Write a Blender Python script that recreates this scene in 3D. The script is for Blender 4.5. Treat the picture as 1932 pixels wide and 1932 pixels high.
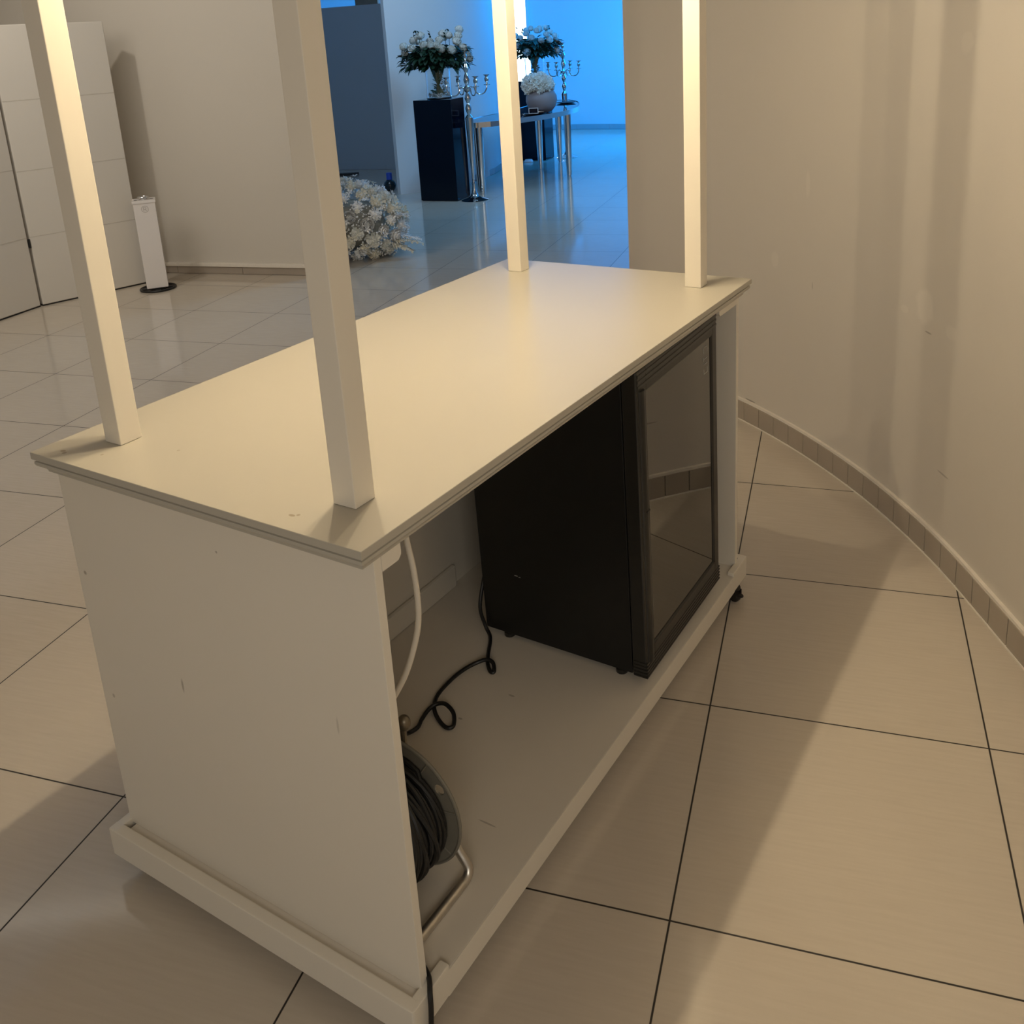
import bpy, bmesh, math, random
from mathutils import Vector, Matrix, Euler, noise
R = math.radians
PI = math.pi
for o in list(bpy.data.objects): bpy.data.objects.remove(o)
sc = bpy.context.scene
COL = sc.collection
rnd = random.Random(7)

# ------------------------------------------------------------------ camera
PITCH, ROLL, CAM_H = 0.2850, 0.0619, 1.5486
fw = Vector((0, math.cos(PITCH), -math.sin(PITCH)))
rt = Vector((1, 0, 0)); dn = fw.cross(rt)
c_, s_ = math.cos(ROLL), math.sin(ROLL)
right = c_*rt + s_*dn; down = -s_*rt + c_*dn
cam_d = bpy.data.cameras.new('camera'); cam = bpy.data.objects.new('camera', cam_d); COL.objects.link(cam)
m = Matrix.Identity(4)
m.col[0][:3] = right; m.col[1][:3] = -down; m.col[2][:3] = -fw; m.col[3][:3] = (0, 0, CAM_H)
cam.matrix_world = m
cam_d.sensor_width = 36; cam_d.lens = 36*1818.63/1932
cam_d.shift_x = (966-968.76)/1932; cam_d.shift_y = (602.81-966)/1932
cam_d.clip_start = .02; cam_d.clip_end = 100
sc.camera = cam

# ------------------------------------------------------------------ world, exposure, lights
sc.view_settings.view_transform = 'Standard'; sc.view_settings.look = 'None'
sc.view_settings.gamma = 1; sc.view_settings.use_curve_mapping = False
sc.view_settings.exposure = 0.19
w = bpy.data.worlds.new('world'); sc.world = w; w.use_nodes = True
w.node_tree.nodes['Background'].inputs[0].default_value = (1.0, .92, .82, 1)
w.node_tree.nodes['Background'].inputs[1].default_value = .30

# the cart's own frame
PH = -0.5811; BX, BY = -0.2192, 1.1329
def cw(x, y, z=0.0):
    return Vector((math.cos(PH)*x - math.sin(PH)*y + BX, math.sin(PH)*x + math.cos(PH)*y + BY, z))

def light(name, kind, loc, energy, color, size=.1, rot=None, size_y=None, spot=None, blend=.5, target=None):
    l = bpy.data.lights.new(name, kind); l.energy = energy; l.color = color
    if kind == 'AREA':
        l.shape = 'RECTANGLE' if size_y else 'SQUARE'; l.size = size
        if size_y: l.size_y = size_y
    else: l.shadow_soft_size = size
    if kind == 'SPOT': l.spot_size = R(spot); l.spot_blend = blend
    o = bpy.data.objects.new(name, l); COL.objects.link(o); o.location = loc
    if target is not None: o.rotation_euler = (Vector(target)-Vector(loc)).to_track_quat('-Z', 'Y').to_euler()
    elif rot: o.rotation_euler = rot
    return o
WARM = (1.0, .84, .58); SOFT = (1.0, .93, .82); BLUE = (.0, .28, 1.0); PALE = (.50, .72, 1.0)
for y in (.40, .766, 1.13):                                   # three downlights under the cart's canopy
    p = cw(-.375, y, 1.955)
    light('canopy_downlight_lamp', 'POINT', p, 12.6, WARM, size=.013)
light('hall_ceiling_lamp', 'AREA', (-2.8, 4.2, 2.9), 35, SOFT, size=2.0, size_y=2.0, target=(-3.0, 6.6, .3))
light('rear_fill_light', 'AREA', (.15, -1.75, 1.9), 17, SOFT, size=1.3, size_y=.9, target=(-.45, 1.3, .6))  # unseen fill behind the camera, added to brighten the cart's end panel and posts
light('wall_spot_lamp', 'SPOT', (-2.94, 5.30, 2.88), 34, SOFT, size=.05, spot=120, blend=.9, target=(-2.1, 6.9, 1.1))
light('blue_uplight_right', 'AREA', (3.3, 13.3, 1.9), 165, BLUE, size=1.4, target=(1.0, 16.4, 1.2))
light('blue_wash_ceiling', 'AREA', (1.2, 12.6, 2.93), 70, (.01, .34, 1.0), size=2.6)
light('blue_wash_doorway', 'AREA', (1.6, 9.0, 2.9), 62, (.25, .58, 1.0), size=.9, target=(-1.0, 7.6, .2))
light('pale_wash_left', 'SPOT', (-1.3, 8.2, 2.9), 95, PALE, size=.25, spot=105, blend=.8, target=(-1.15, 10.9, 1.0))
light('blue_wash_back_left', 'AREA', (-1.5, 14.6, 2.9), 70, BLUE, size=1.6, target=(-1.6, 16.5, 2.0))

# ------------------------------------------------------------------ materials
def mat(name, col, rough=.5, metal=0.0, ior=1.5, emit=None, es=1.0, trans=0.0, var=.04, vscale=6, coat=0.0, bump=0.0, bscale=60, sss=0):
    m = bpy.data.materials.new(name); m.use_nodes = True
    nt = m.node_tree; b = nt.nodes['Principled BSDF']
    b.inputs['Roughness'].default_value = rough; b.inputs['Metallic'].default_value = metal
    b.inputs['IOR'].default_value = ior
    b.inputs['Transmission Weight'].default_value = trans
    b.inputs['Coat Weight'].default_value = coat
    if emit:
        b.inputs['Emission Color'].default_value = (*emit, 1); b.inputs['Emission Strength'].default_value = es
    tc = nt.nodes.new('ShaderNodeTexCoord'); nz = nt.nodes.new('ShaderNodeTexNoise')
    nz.inputs['Scale'].default_value = vscale; nz.inputs['Detail'].default_value = 4
    nt.links.new(tc.outputs['Object'], nz.inputs['Vector'])
    mx = nt.nodes.new('ShaderNodeMix'); mx.data_type = 'RGBA'
    mx.inputs[6].default_value = (*[c*(1-var) for c in col], 1)
    mx.inputs[7].default_value = (*[min(1, c*(1+var)) for c in col], 1)
    nt.links.new(nz.outputs['Fac'], mx.inputs[0]); nt.links.new(mx.outputs[2], b.inputs['Base Color'])
    if bump:
        n2 = nt.nodes.new('ShaderNodeTexNoise'); n2.inputs['Scale'].default_value = bscale
        nt.links.new(tc.outputs['Object'], n2.inputs['Vector'])
        bp = nt.nodes.new('ShaderNodeBump'); bp.inputs['Strength'].default_value = bump; bp.inputs['Distance'].default_value = .002
        nt.links.new(n2.outputs['Fac'], bp.inputs['Height']); nt.links.new(bp.outputs['Normal'], b.inputs['Normal'])
    m['b'] = 1
    return m

def spots(m, pts, col, noise_amt=.4):
    """stains with a shape of their own: list of (object-space point, radius xyz, strength)"""
    nt = m.node_tree; b = nt.nodes['Principled BSDF']
    src = b.inputs['Base Color'].links[0].from_socket
    tc = nt.nodes.new('ShaderNodeTexCoord')
    nz = nt.nodes.new('ShaderNodeTexNoise'); nz.inputs['Scale'].default_value = 25
    nt.links.new(tc.outputs['Object'], nz.inputs['Vector'])
    for (p, r, st) in pts:
        mp = nt.nodes.new('ShaderNodeMapping'); mp.vector_type = 'POINT'
        mp.inputs['Scale'].default_value = tuple(1/q for q in r)
        mp.inputs['Location'].default_value = tuple(-p[i]/r[i] for i in range(3))
        nt.links.new(tc.outputs['Object'], mp.inputs[0])
        ln = nt.nodes.new('ShaderNodeVectorMath'); ln.operation = 'LENGTH'
        nt.links.new(mp.outputs[0], ln.inputs[0])
        ad = nt.nodes.new('ShaderNodeMath'); ad.operation = 'MULTIPLY_ADD'
        nt.links.new(nz.outputs['Fac'], ad.inputs[0]); ad.inputs[1].default_value = noise_amt*2
        nt.links.new(ln.outputs['Value'], ad.inputs[2])
        mr = nt.nodes.new('ShaderNodeMapRange'); mr.inputs[1].default_value = .8+noise_amt; mr.inputs[2].default_value = 1.15+noise_amt
        mr.inputs[3].default_value = st; mr.inputs[4].default_value = 0
        nt.links.new(ad.outputs[0], mr.inputs[0])
        mx = nt.nodes.new('ShaderNodeMix'); mx.data_type = 'RGBA'; mx.inputs[7].default_value = (*col, 1)
        nt.links.new(mr.outputs[0], mx.inputs[0]); nt.links.new(src, mx.inputs[6]); src = mx.outputs[2]
    nt.links.new(src, b.inputs['Base Color'])
    return m

# floor tiles: 60 cm porcelain with thin dark joints, set diagonally to the cart
TH = -0.3306; TX, TY = 0.2148, 1.3632
def floor_material():
    m = bpy.data.materials.new('porcelain_floor'); m.use_nodes = True
    nt = m.node_tree; N = nt.nodes; L = nt.links; b = N['Principled BSDF']
    tc = N.new('ShaderNodeTexCoord'); mp = N.new('ShaderNodeMapping')
    ca, sa = math.cos(-TH), math.sin(-TH)
    mp.inputs['Rotation'].default_value = (0, 0, -TH)
    mp.inputs['Location'].default_value = (-(ca*TX - sa*TY), -(sa*TX + ca*TY), 0)
    L.new(tc.outputs['Object'], mp.inputs[0])
    sp = N.new('ShaderNodeSeparateXYZ'); L.new(mp.outputs[0], sp.inputs[0])
    def M(op, a, bb=None, c=None):
        n = N.new('ShaderNodeMath'); n.operation = op
        for i, v in enumerate((a, bb, c)):
            if v is None: continue
            if isinstance(v, (int, float)): n.inputs[i].default_value = v
            else: L.new(v, n.inputs[i])
        return n.outputs[0]
    ds = []; cells = []
    for ax in (0, 1):
        u = M('DIVIDE', sp.outputs[ax], .6)
        f = M('FRACT', u); d = M('MULTIPLY', M('MINIMUM', f, M('SUBTRACT', 1.0, f)), .6)
        ds.append(d); cells.append(M('FLOOR', u))
    d = M('MINIMUM', ds[0], ds[1])
    g = N.new('ShaderNodeMapRange'); g.inputs[1].default_value = .0014; g.inputs[2].default_value = .0024
    g.inputs[3].default_value = 1; g.inputs[4].default_value = 0; L.new(d, g.inputs[0])
    cb = N.new('ShaderNodeCombineXYZ'); L.new(cells[0], cb.inputs[0]); L.new(cells[1], cb.inputs[1])
    wn = N.new('ShaderNodeTexWhiteNoise'); L.new(cb.outputs[0], wn.inputs[0])
    st = N.new('ShaderNodeMapping'); st.inputs['Scale'].default_value = (9, 110, 1); L.new(mp.outputs[0], st.inputs[0])
    va = N.new('ShaderNodeVectorMath'); va.operation = 'MULTIPLY_ADD'; va.inputs[1].default_value = (31, 17, 5)
    L.new(cb.outputs[0], va.inputs[0]); L.new(st.outputs[0], va.inputs[2])
    nz = N.new('ShaderNodeTexNoise'); nz.inputs['Scale'].default_value = 1; nz.inputs['Detail'].default_value = 5; L.new(va.outputs[0], nz.inputs['Vector'])
    n3 = N.new('ShaderNodeTexNoise'); n3.inputs['Scale'].default_value = 3; L.new(mp.outputs[0], n3.inputs['Vector'])
    base = N.new('ShaderNodeMix'); base.data_type = 'RGBA'
    base.inputs[6].default_value = (.48, .415, .335, 1); base.inputs[7].default_value = (.62, .55, .46, 1)
    t = M('ADD', M('MULTIPLY', nz.outputs['Fac'], .62), M('ADD', M('MULTIPLY', wn.outputs['Value'], .14), M('MULTIPLY', n3.outputs['Fac'], .24)))
    L.new(t, base.inputs[0])
    fin = N.new('ShaderNodeMix'); fin.data_type = 'RGBA'; fin.inputs[7].default_value = (.018, .013, .010, 1)
    L.new(g.outputs[0], fin.inputs[0]); L.new(base.outputs[2], fin.inputs[6]); L.new(fin.outputs[2], b.inputs['Base Color'])
    r = M('ADD', M('MULTIPLY', g.outputs[0], .5), M('ADD', .07, M('MULTIPLY', nz.outputs['Fac'], .08)))
    L.new(r, b.inputs['Roughness']); b.inputs['IOR'].default_value = 1.5
    return m

M_floor = floor_material()
M_wall = mat('painted_plaster', (.62, .575, .51), .42, var=.03, vscale=2, bump=.15, bscale=30)
M_wall_r = mat('patched_plaster', (.61, .56, .495), .45, var=.04, vscale=1.6, bump=.2, bscale=22)
spots(M_wall_r, [((1.181, 2.646, .735), (.06, .045, .05), .45), ((1.17, 2.75, .70), (.03, .02, .012), .3),
                 ((1.192, 2.50, .70), (.03, .03, .02), .25), ((1.192, 2.523, 1.466), (.05, .028, .028), .25),
                 ((.98, 3.47, .70), (.03, .02, .03), .25), ((1.05, 3.30, 1.0), (.03, .012, .05), .25)], (.74, .68, .60), .3)
spots(M_wall_r, [((1.19, 2.62, .665), (.03, .018, .003), .6), ((.93, 3.60, .095), (.05, .03, .003), .8),
                 ((1.185, 2.49, .28), (.03, .035, .003), .5), ((1.07, 3.26, .65), (.02, .004, .02), .4)], (.20, .17, .14), .2)
M_blue_wall = mat('white_plaster', (.74, .74, .74), .6, var=.02, vscale=2)
M_slate = mat('slate_paint', (.36, .40, .44), .6, var=.04, vscale=2)
M_ceil = mat('ceiling_plaster', (.7, .66, .6), .8)
M_skirt = mat('skirting_tile', (.36, .305, .25), .22, var=.10, vscale=7)
M_skirt_pale = mat('skirting_tile_grey', (.42, .42, .42), .35, var=.05)
M_ledge = mat('skirting_ledge', (.74, .68, .60), .5, var=.08, vscale=40, bump=.4, bscale=90)
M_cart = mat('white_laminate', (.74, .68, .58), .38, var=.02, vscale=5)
M_cart_panel = mat('white_laminate_panel', (.74, .68, .58), .42, var=.025, vscale=3)
spots(M_cart_panel, [((-.50, .0, .50), (.004, .06, .018), .55), ((-.13, .0, .56), (.003, .06, .02), .3),
                     ((-.35, .0, .80), (.003, .06, .003), .6), ((-.73, .0, .66), (.006, .06, .006), .7),
                     ((-.72, .0, .40), (.005, .06, .006), .5)], (.22, .17, .12), .15)
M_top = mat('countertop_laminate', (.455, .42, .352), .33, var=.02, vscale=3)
spots(M_top, [((-.70, .03, .911), (.006, .004, .02), .8), ((-.69, .026, .911), (.004, .004, .02), .8),
              ((-.16, .035, .911), (.006, .003, .02), .8), ((-.152, .04, .911), (.003, .003, .02), .7),
              ((-.62, .05, .911), (.003, .003, .02), .6), ((-.51, .12, .911), (.003, .003, .02), .5)], (.25, .19, .12), .1)
M_deck = mat('deck_laminate', (.70, .64, .55), .45, var=.04, vscale=6)
spots(M_deck, [((-.34, .60, .094), (.006, .003, .02), .6), ((-.28, .72, .094), (.008, .003, .02), .5),
               ((-.12, .38, .094), (.02, .002, .02), .5)], (.2, .16, .12), .2)
M_black = mat('black_lacquer_steel', (.006, .006, .006), .42, var=.1)
M_blackplastic = mat('black_plastic', (.016, .015, .013), .28, var=.1)
M_glass_dark = mat('tinted_door_glass', (.012, .011, .009), .015, ior=2.6, var=.02)
M_mark = mat('printed_mark', (.45, .44, .42), .5)
M_rubber = mat('black_rubber_cable', (.006, .006, .006), .45, var=.1)
M_whitecable = mat('white_pvc_cable', (.66, .60, .50), .4, var=.04)
M_reel = mat('grey_moulded_plastic', (.19, .175, .14), .45, var=.1, vscale=20)
M_zinc = mat('zinc_plated_tube', (.55, .51, .45), .30, metal=.9, var=.18, vscale=60)
M_brass = mat('tarnished_knob', (.25, .21, .15), .35, metal=.7, var=.2)
M_caster = mat('caster_black', (.015, .012, .011), .4)
M_acrylic = mat('lightbox_acrylic', (.66, .62, .56), .32, var=.02, vscale=2)
M_whitepaint = mat('white_lacquer', (.74, .70, .68), .3, var=.02)
M_greymark = mat('grey_print', (.42, .39, .37), .5)
M_iron = mat('dark_iron', (.02, .02, .02), .4, metal=.4)
M_gloss = mat('gloss_black_box', (.003, .006, .014), .06, var=.05, ior=1.3)
M_silver = mat('polished_silver', (.62, .62, .62), .10, metal=1.0, var=.05)
M_chrome = mat('chrome', (.72, .72, .72), .05, metal=1.0, var=.02)
M_mirror = mat('dark_mirror_top', (.03, .03, .04), .04, var=.02, ior=2.0)
M_glass = mat('clear_glass', (.95, .97, .97), .0, ior=1.45, trans=1.0, var=0)
M_rose = mat('cream_petal', (.86, .86, .80), .6, var=.06, vscale=30)
M_petal = mat('white_petal', (.90, .90, .89), .65, var=.06, vscale=30)
M_dry = mat('dried_cream_flower', (.82, .78, .66), .7, var=.1, vscale=40)
M_dryc = mat('bush_core_grey', (.42, .40, .34), .9, var=.5, vscale=40)  # core of the arrangement, grey in the gaps between blooms
M_leaf = mat('dark_leaf', (.012, .040, .020), .45, var=.4, vscale=20)
M_stem = mat('green_stem', (.10, .16, .05), .5, var=.4, vscale=20)
M_pebble = mat('white_pebble', (.72, .72, .68), .6, var=.2, vscale=30)
M_ceramic = mat('grey_ceramic', (.30, .26, .27), .55, var=.06)
M_bluep = mat('blue_cap', (.03, .08, .45), .4)
M_wood = mat('brown_wood', (.16, .09, .045), .5, var=.3, vscale=12)
M_window = mat('daylit_pane', (.9, .97, .95), .4, emit=(.82, 1.0, .93), es=2.4, var=.02)
M_warmled = mat('warm_led', (1, .9, .7), .4, emit=(1.0, .85, .6), es=6.0)

# ------------------------------------------------------------------ mesh helpers
class MB:
    def __init__(s): s.bm = bmesh.new(); s.wn = False
    def box(s, a, b, bev=0.0, seg=2, mtx=None):
        x0, y0, z0 = a; x1, y1, z1 = b
        t = bmesh.new()
        vs = [t.verts.new(p) for p in ((x0,y0,z0),(x1,y0,z0),(x1,y1,z0),(x0,y1,z0),(x0,y0,z1),(x1,y0,z1),(x1,y1,z1),(x0,y1,z1))]
        for f in ((0,3,2,1),(4,5,6,7),(0,1,5,4),(1,2,6,5),(2,3,7,6),(3,0,4,7)): t.faces.new([vs[i] for i in f])
        if bev: bmesh.ops.bevel(t, geom=list(t.edges), offset=bev, segments=seg, profile=.5, affect='EDGES')
        s.wn = s.wn or bev > 0; s.join(t, mtx); return s
    def join(s, t, mtx=None):
        if mtx is not None: bmesh.ops.transform(t, matrix=mtx, verts=t.verts)
        me = bpy.data.meshes.new('tmp'); t.to_mesh(me); t.free(); s.bm.from_mesh(me); bpy.data.meshes.remove(me)
    def prism(s, pts, z0, z1, bev=0.0):
        t = bmesh.new()
        a = [t.verts.new((p[0], p[1], z0)) for p in pts]; b = [t.verts.new((p[0], p[1], z1)) for p in pts]
        n = len(pts)
        t.faces.new(list(reversed(a))); t.faces.new(b)
        for i in range(n): t.faces.new((a[i], a[(i+1) % n], b[(i+1) % n], b[i]))
        bmesh.ops.recalc_face_normals(t, faces=t.faces)
        if bev: bmesh.ops.bevel(t, geom=list(t.edges), offset=bev, segments=2, profile=.5, affect='EDGES')
        s.wn = s.wn or bev > 0; s.join(t); return s
    def tube(s, pts, r, n=10, closed=False, rf=None):
        pts = [Vector(p) for p in pts]; N = len(pts); rings = []
        up = Vector((0, 0, 1)); prev = None
        for i, p in enumerate(pts):
            if closed: d = pts[(i+1) % N]-pts[i-1]
            else: d = pts[min(i+1, N-1)]-pts[max(i-1, 0)]
            if d.length < 1e-9: d = Vector((0, 0, 1))
            d.normalize()
            if prev is None:
                a = d.cross(up)
                if a.length < .01: a = d.cross(Vector((1, 0, 0)))
            else: a = prev - d*prev.dot(d)
            a.normalize(); prev = a; b = d.cross(a)
            rr = rf(i/(max(1, N-1))) if rf else r
            rings.append([s.bm.verts.new(p + (a*math.cos(2*PI*k/n)+b*math.sin(2*PI*k/n))*rr) for k in range(n)])
        M = N if closed else N-1
        for i in range(M):
            A, B = rings[i], rings[(i+1) % N]
            for k in range(n):
                try: s.bm.faces.new((A[k], A[(k+1) % n], B[(k+1) % n], B[k]))
                except ValueError: pass
        if not closed:
            s.bm.faces.new(list(reversed(rings[0]))); s.bm.faces.new(rings[-1])
        return s
    def lathe(s, prof, c=(0, 0, 0), n=32, mtx=None, cap=True):
        t = bmesh.new(); rings = []
        for r, z in prof:
            rings.append([t.verts.new((r*math.cos(2*PI*k/n), r*math.sin(2*PI*k/n), z)) for k in range(n)])
        for A, B in zip(rings, rings[1:]):
            for k in range(n): t.faces.new((A[k], A[(k+1) % n], B[(k+1) % n], B[k]))
        if cap:
            t.faces.new(list(reversed(rings[0]))); t.faces.new(rings[-1])
        bmesh.ops.recalc_face_normals(t, faces=t.faces)
        s.join(t, (Matrix.Translation(c) @ (mtx or Matrix.Identity(4)))); return s
    def ball(s, c, r, sub=2, scale=(1, 1, 1), jit=0):
        t = bmesh.new(); bmesh.ops.create_icosphere(t, subdivisions=sub, radius=r)
        for v in t.verts:
            if jit: v.co *= 1+rnd.uniform(-jit, jit)
            v.co = Vector((v.co.x*scale[0], v.co.y*scale[1], v.co.z*scale[2])) + Vector(c)
        s.join(t); return s
    def build(s, name, m, parent=None, smooth=True, loc=None, angle=35):
        me = bpy.data.meshes.new(name); s.bm.to_mesh(me); s.bm.free(); me.materials.append(m)
        if smooth:
            for p in me.polygons: p.use_smooth = True
            try: me.set_sharp_from_angle(angle=R(angle))
            except Exception: pass
        o = bpy.data.objects.new(name, me); COL.objects.link(o)
        if parent: o.parent = parent
        if loc: o.location = loc
        if smooth and s.wn:
            wm = o.modifiers.new('weighted', 'WEIGHTED_NORMAL'); wm.keep_sharp = True; wm.weight = 100
        return o
def tag(o, label, cat, group=None, kind=None):
    o['label'] = label; o['category'] = cat
    if group: o['group'] = group
    if kind: o['kind'] = kind
    return o
def empty(name, loc, rz=0, label=None, cat=None, group=None, rx=0):
    o = bpy.data.objects.new(name, None); COL.objects.link(o); o.location = loc; o.rotation_euler = (rx, 0, rz)
    o.empty_display_size = .1
    if label: tag(o, label, cat, group)
    return o
def struct(o): o['kind'] = 'structure'; return o
def copy_tree(o, parent=None):
    c = o.copy(); COL.objects.link(c)
    if parent: c.parent = parent
    for ch in [k for k in bpy.data.objects if k.parent == o]: copy_tree(ch, c)
    return c
def smooth_path(pts, n=8):
    pts = [Vector(p) for p in pts]; out = []
    P = [pts[0]*2-pts[1]] + pts + [pts[-1]*2-pts[-2]]
    for i in range(1, len(P)-2):
        a, b, c, d = P[i-1:i+3]
        for k in range(n):
            t = k/n
            out.append(.5*((2*b)+(-a+c)*t+(2*a-5*b+4*c-d)*t*t+(-a+3*b-3*c+d)*t**3))
    out.append(pts[-1]); return out

# ------------------------------------------------------------------ the setting
b = MB(); b.box((-7, -2.2, -.06), (6.5, 20, 0)); struct(b.build('floor', M_floor, smooth=False))
b = MB(); b.box((-7, -2.2, 3.0), (6.5, 20, 3.1)); struct(b.build('ceiling', M_ceil, smooth=False))

def slab(pts, th, z0, z1):
    """closed outline along a polyline with thickness th on its left"""
    pts = [Vector((p[0], p[1])) for p in pts]; off = []
    for i, p in enumerate(pts):
        d = pts[min(i+1, len(pts)-1)]-pts[max(i-1, 0)]; d.normalize()
        off.append(p+Vector((-d.y, d.x))*th)
    t = MB(); n = len(pts)
    for i in range(n-1):
        t.prism([pts[i], pts[i+1], off[i+1], off[i]], z0, z1)
    bmesh.ops.remove_doubles(t.bm, verts=t.bm.verts, dist=1e-5)
    return t
def strip(pts, th, z0, z1):
    """one clean curved slab (no inner faces)"""
    P = [Vector((p[0], p[1])) for p in pts]; off = []
    for i, p in enumerate(P):
        d = P[min(i+1, len(P)-1)]-P[max(i-1, 0)]; d.normalize()
        off.append(p+Vector((-d.y, d.x))*th)
    t = MB(); bm = t.bm
    rows = [[bm.verts.new((p.x, p.y, z)) for p in L] for L, z in ((P, z0), (P, z1), (off, z1), (off, z0))]
    n = len(P)
    for i in range(n-1):
        for a in range(4):
            A, B = rows[a], rows[(a+1) % 4]; bm.faces.new((A[i], A[i+1], B[i+1], B[i]))
    bm.faces.new([rows[k][0] for k in range(4)]); bm.faces.new([rows[k][-1] for k in (3, 2, 1, 0)])
    bmesh.ops.recalc_face_normals(bm, faces=bm.faces)
    return t
# curved wall on the right (concave towards the cart), ending at the opening to the blue room
CX, CY, CR = -2.03, 2.30, 3.23
arc = [(CX+CR*math.cos(R(a)), CY+CR*math.sin(R(a))) for a in [37.3*(1-k/28) for k in range(29)]]
rpts = arc + [(1.2, y) for y in (1.2, 0.2, -2.0)]
struct(strip(rpts, .16, 0, 3.0).build('wall_right', M_wall_r))
# its tiled skirting: short tiles following the curve, with a plaster ledge on top
def skirting(name, pts, step, h, th, m_tile, gap=.003, ledge=True):
    P = [Vector((p[0], p[1])) for p in pts]
    L = [0]
    for a, c in zip(P, P[1:]): L.append(L[-1]+(c-a).length)
    def at(s):
        for i in range(len(P)-1):
            if s <= L[i+1] or i == len(P)-2:
                f = (s-L[i])/(L[i+1]-L[i]); return P[i].lerp(P[i+1], f), (P[i+1]-P[i]).normalized()
    t = MB(); s = 0
    while s < L[-1]-.02:
        e = min(s+step-gap, L[-1]); k = max(1, int((e-s)/.12))
        a, da = at(s); c, dc = at(e)
        na = Vector((da.y, -da.x)); nc = Vector((dc.y, -dc.x))
        t.prism([a-na*.004, a+na*th, c+nc*th, c-nc*.004], .002, h, bev=.0012)
        s += step
    o = t.build(name, m_tile); struct(o)
    if ledge:
        g = strip([p for p in P], -.0105, h-.002, h+.009)
        lo = g.build(name.replace('baseboard', 'trim'), M_ledge); struct(lo)
        g = strip([p for p in P], -.0155, 0, .0045)
        lo = g.build('trim_floor_line', M_ledge); struct(lo)
skirting('baseboard_right', rpts, .093, .082, .013, M_skirt)

# back wall of the hall, left of the opening
WL0, WL1 = Vector((-4.6, 7.803)), Vector((-1.34, 6.706))
struct(strip([(WL0.x, WL0.y), (WL1.x, WL1.y)], .18, 0, 3.0).build('wall_back', M_wall))
skirting('baseboard_back', [(WL0.x, WL0.y), (WL1.x, WL1.y)], .56, .055, .018, M_skirt, ledge=False)
n_ = Vector((WL1.y-WL0.y, -(WL1.x-WL0.x))).normalized()
t = MB(); t.prism([WL0+n_*-.002, WL0+n_*.03, WL1+n_*.03, WL1+n_*-.002], .055, .082, bev=.006)
struct(t.build('trim_back', M_ledge))
# far left wall of the hall, outside the frame, closes the room
struct(strip([(-5.2, -2.2), (-4.75, 7.9)], .15, 0, 3.0).build('wall_left', M_wall))

# blue room: curved fin wall, far curved wall, slate partition
fin = [(-1.12, 10.30), (-.92, 10.40), (-.62, 10.63), (-.40, 10.88), (-.23, 11.15), (-.10, 11.55), (-.01, 12.05), (.05, 12.5)]
struct(strip(fin, .085, 0, 3.0).build('wall_fin', M_blue_wall))
skirting('baseboard_fin', fin[2:], .5, .07, .012, M_skirt_pale, ledge=False)
far = [(-4.5, 17.9), (-1.2, 17.3), (.48, 16.72), (1.23, 16.36), (2.0, 15.87), (3.2, 14.95), (4.2, 13.9), (5.0, 12.2), (5.3, 9.0), (4.9, 5.0)]
farp = [(v.x, v.y) for v in smooth_path([(p[0], p[1], 0) for p in far], 6)]
struct(strip(farp, .18, 0, 3.0).build('wall_far', M_blue_wall))
skirting('baseboard_far', farp, .6, .085, .012, M_skirt_pale, ledge=False)
struct(strip([(-4.75, 7.95), (-4.5, 17.9)], .15, 0, 3.0).build('wall_far_left', M_blue_wall))
# slate partition, free-standing, about 2 m tall
struct(strip([(-3.4, 13.2), (-2.09, 12.79), (-1.43, 12.50), (-.5, 12.25)], .10, 0, 2.035).build('wall_slate', M_slate))
skirting('baseboard_slate', [(-3.4, 13.2), (-2.09, 12.79), (-1.43, 12.50), (-.5, 12.25)], .5, .06, .012, M_slate, ledge=False)
b = MB(); b.box((-1.84, 13.5, 0), (-1.54, 13.75, 3.0), bev=.004); struct(b.build('column_back', M_wood))
# daylit window strip in the far wall
t = MB(); wd = Vector((1.68, -.58)).normalized(); wn_ = Vector((wd.y, -wd.x))
wp = Vector((.525, 16.705))
q = MB(); q.prism([wp-wd*.62+wn_*.002, wp+wn_*.002, wp+wn_*.03, wp-wd*.62+wn_*.03], .35, 2.75, bev=.002)
wo = q.build('window_1', M_window); struct(wo)
t = MB()
for e0, e1 in ((0, .05), (-.67, -.62)):
    t.prism([wp+wd*e0, wp+wd*e1, wp+wd*e1+wn_*.045, wp+wd*e0+wn_*.045], .3, 2.8, bev=.003)
struct(t.build('window_frame', M_blue_wall, parent=wo))

# ------------------------------------------------------------------ the cart
W, L, ZT = .7508, 1.5322, .9115
ZD, ZB, ZR = .0942, .0426, .1045
cart = empty('serving_cart', (BX, BY, 0), PH, 'white wheeled bar cart with four posts and an open side holding the fridge', 'cart')
# countertop with a stepped ogee edge, lofted
def loft(outs, x0, x1, y0, y1):
    t = MB(); bm = t.bm; rings = []
    for (o, z) in outs:
        rings.append([bm.verts.new(p) for p in ((x0+o, y0+o, z), (x1-o, y0+o, z), (x1-o, y1-o, z), (x0+o, y1-o, z))])
    for A, B in zip(rings, rings[1:]):
        for k in range(4): bm.faces.new((A[k], A[(k+1) % 4], B[(k+1) % 4], B[k]))
    bm.faces.new(rings[0]); bm.faces.new(rings[-1])
    bmesh.ops.recalc_face_normals(bm, faces=bm.faces); return t
prof = [(.0006, ZT), (0, ZT-.0008), (0, ZT-.0125), (.0062, ZT-.0130), (.0065, ZT-.0165), (.0030, ZT-.0178), (.0026, ZT-.0225),
        (.0048, ZT-.0262), (.0100, ZT-.0285), (.0145, ZT-.0300), (.0160, ZT-.0330), (.0168, ZT-.0395)]
loft(prof, -W, 0, 0, L).build('countertop', M_top, cart, angle=22)
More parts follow.
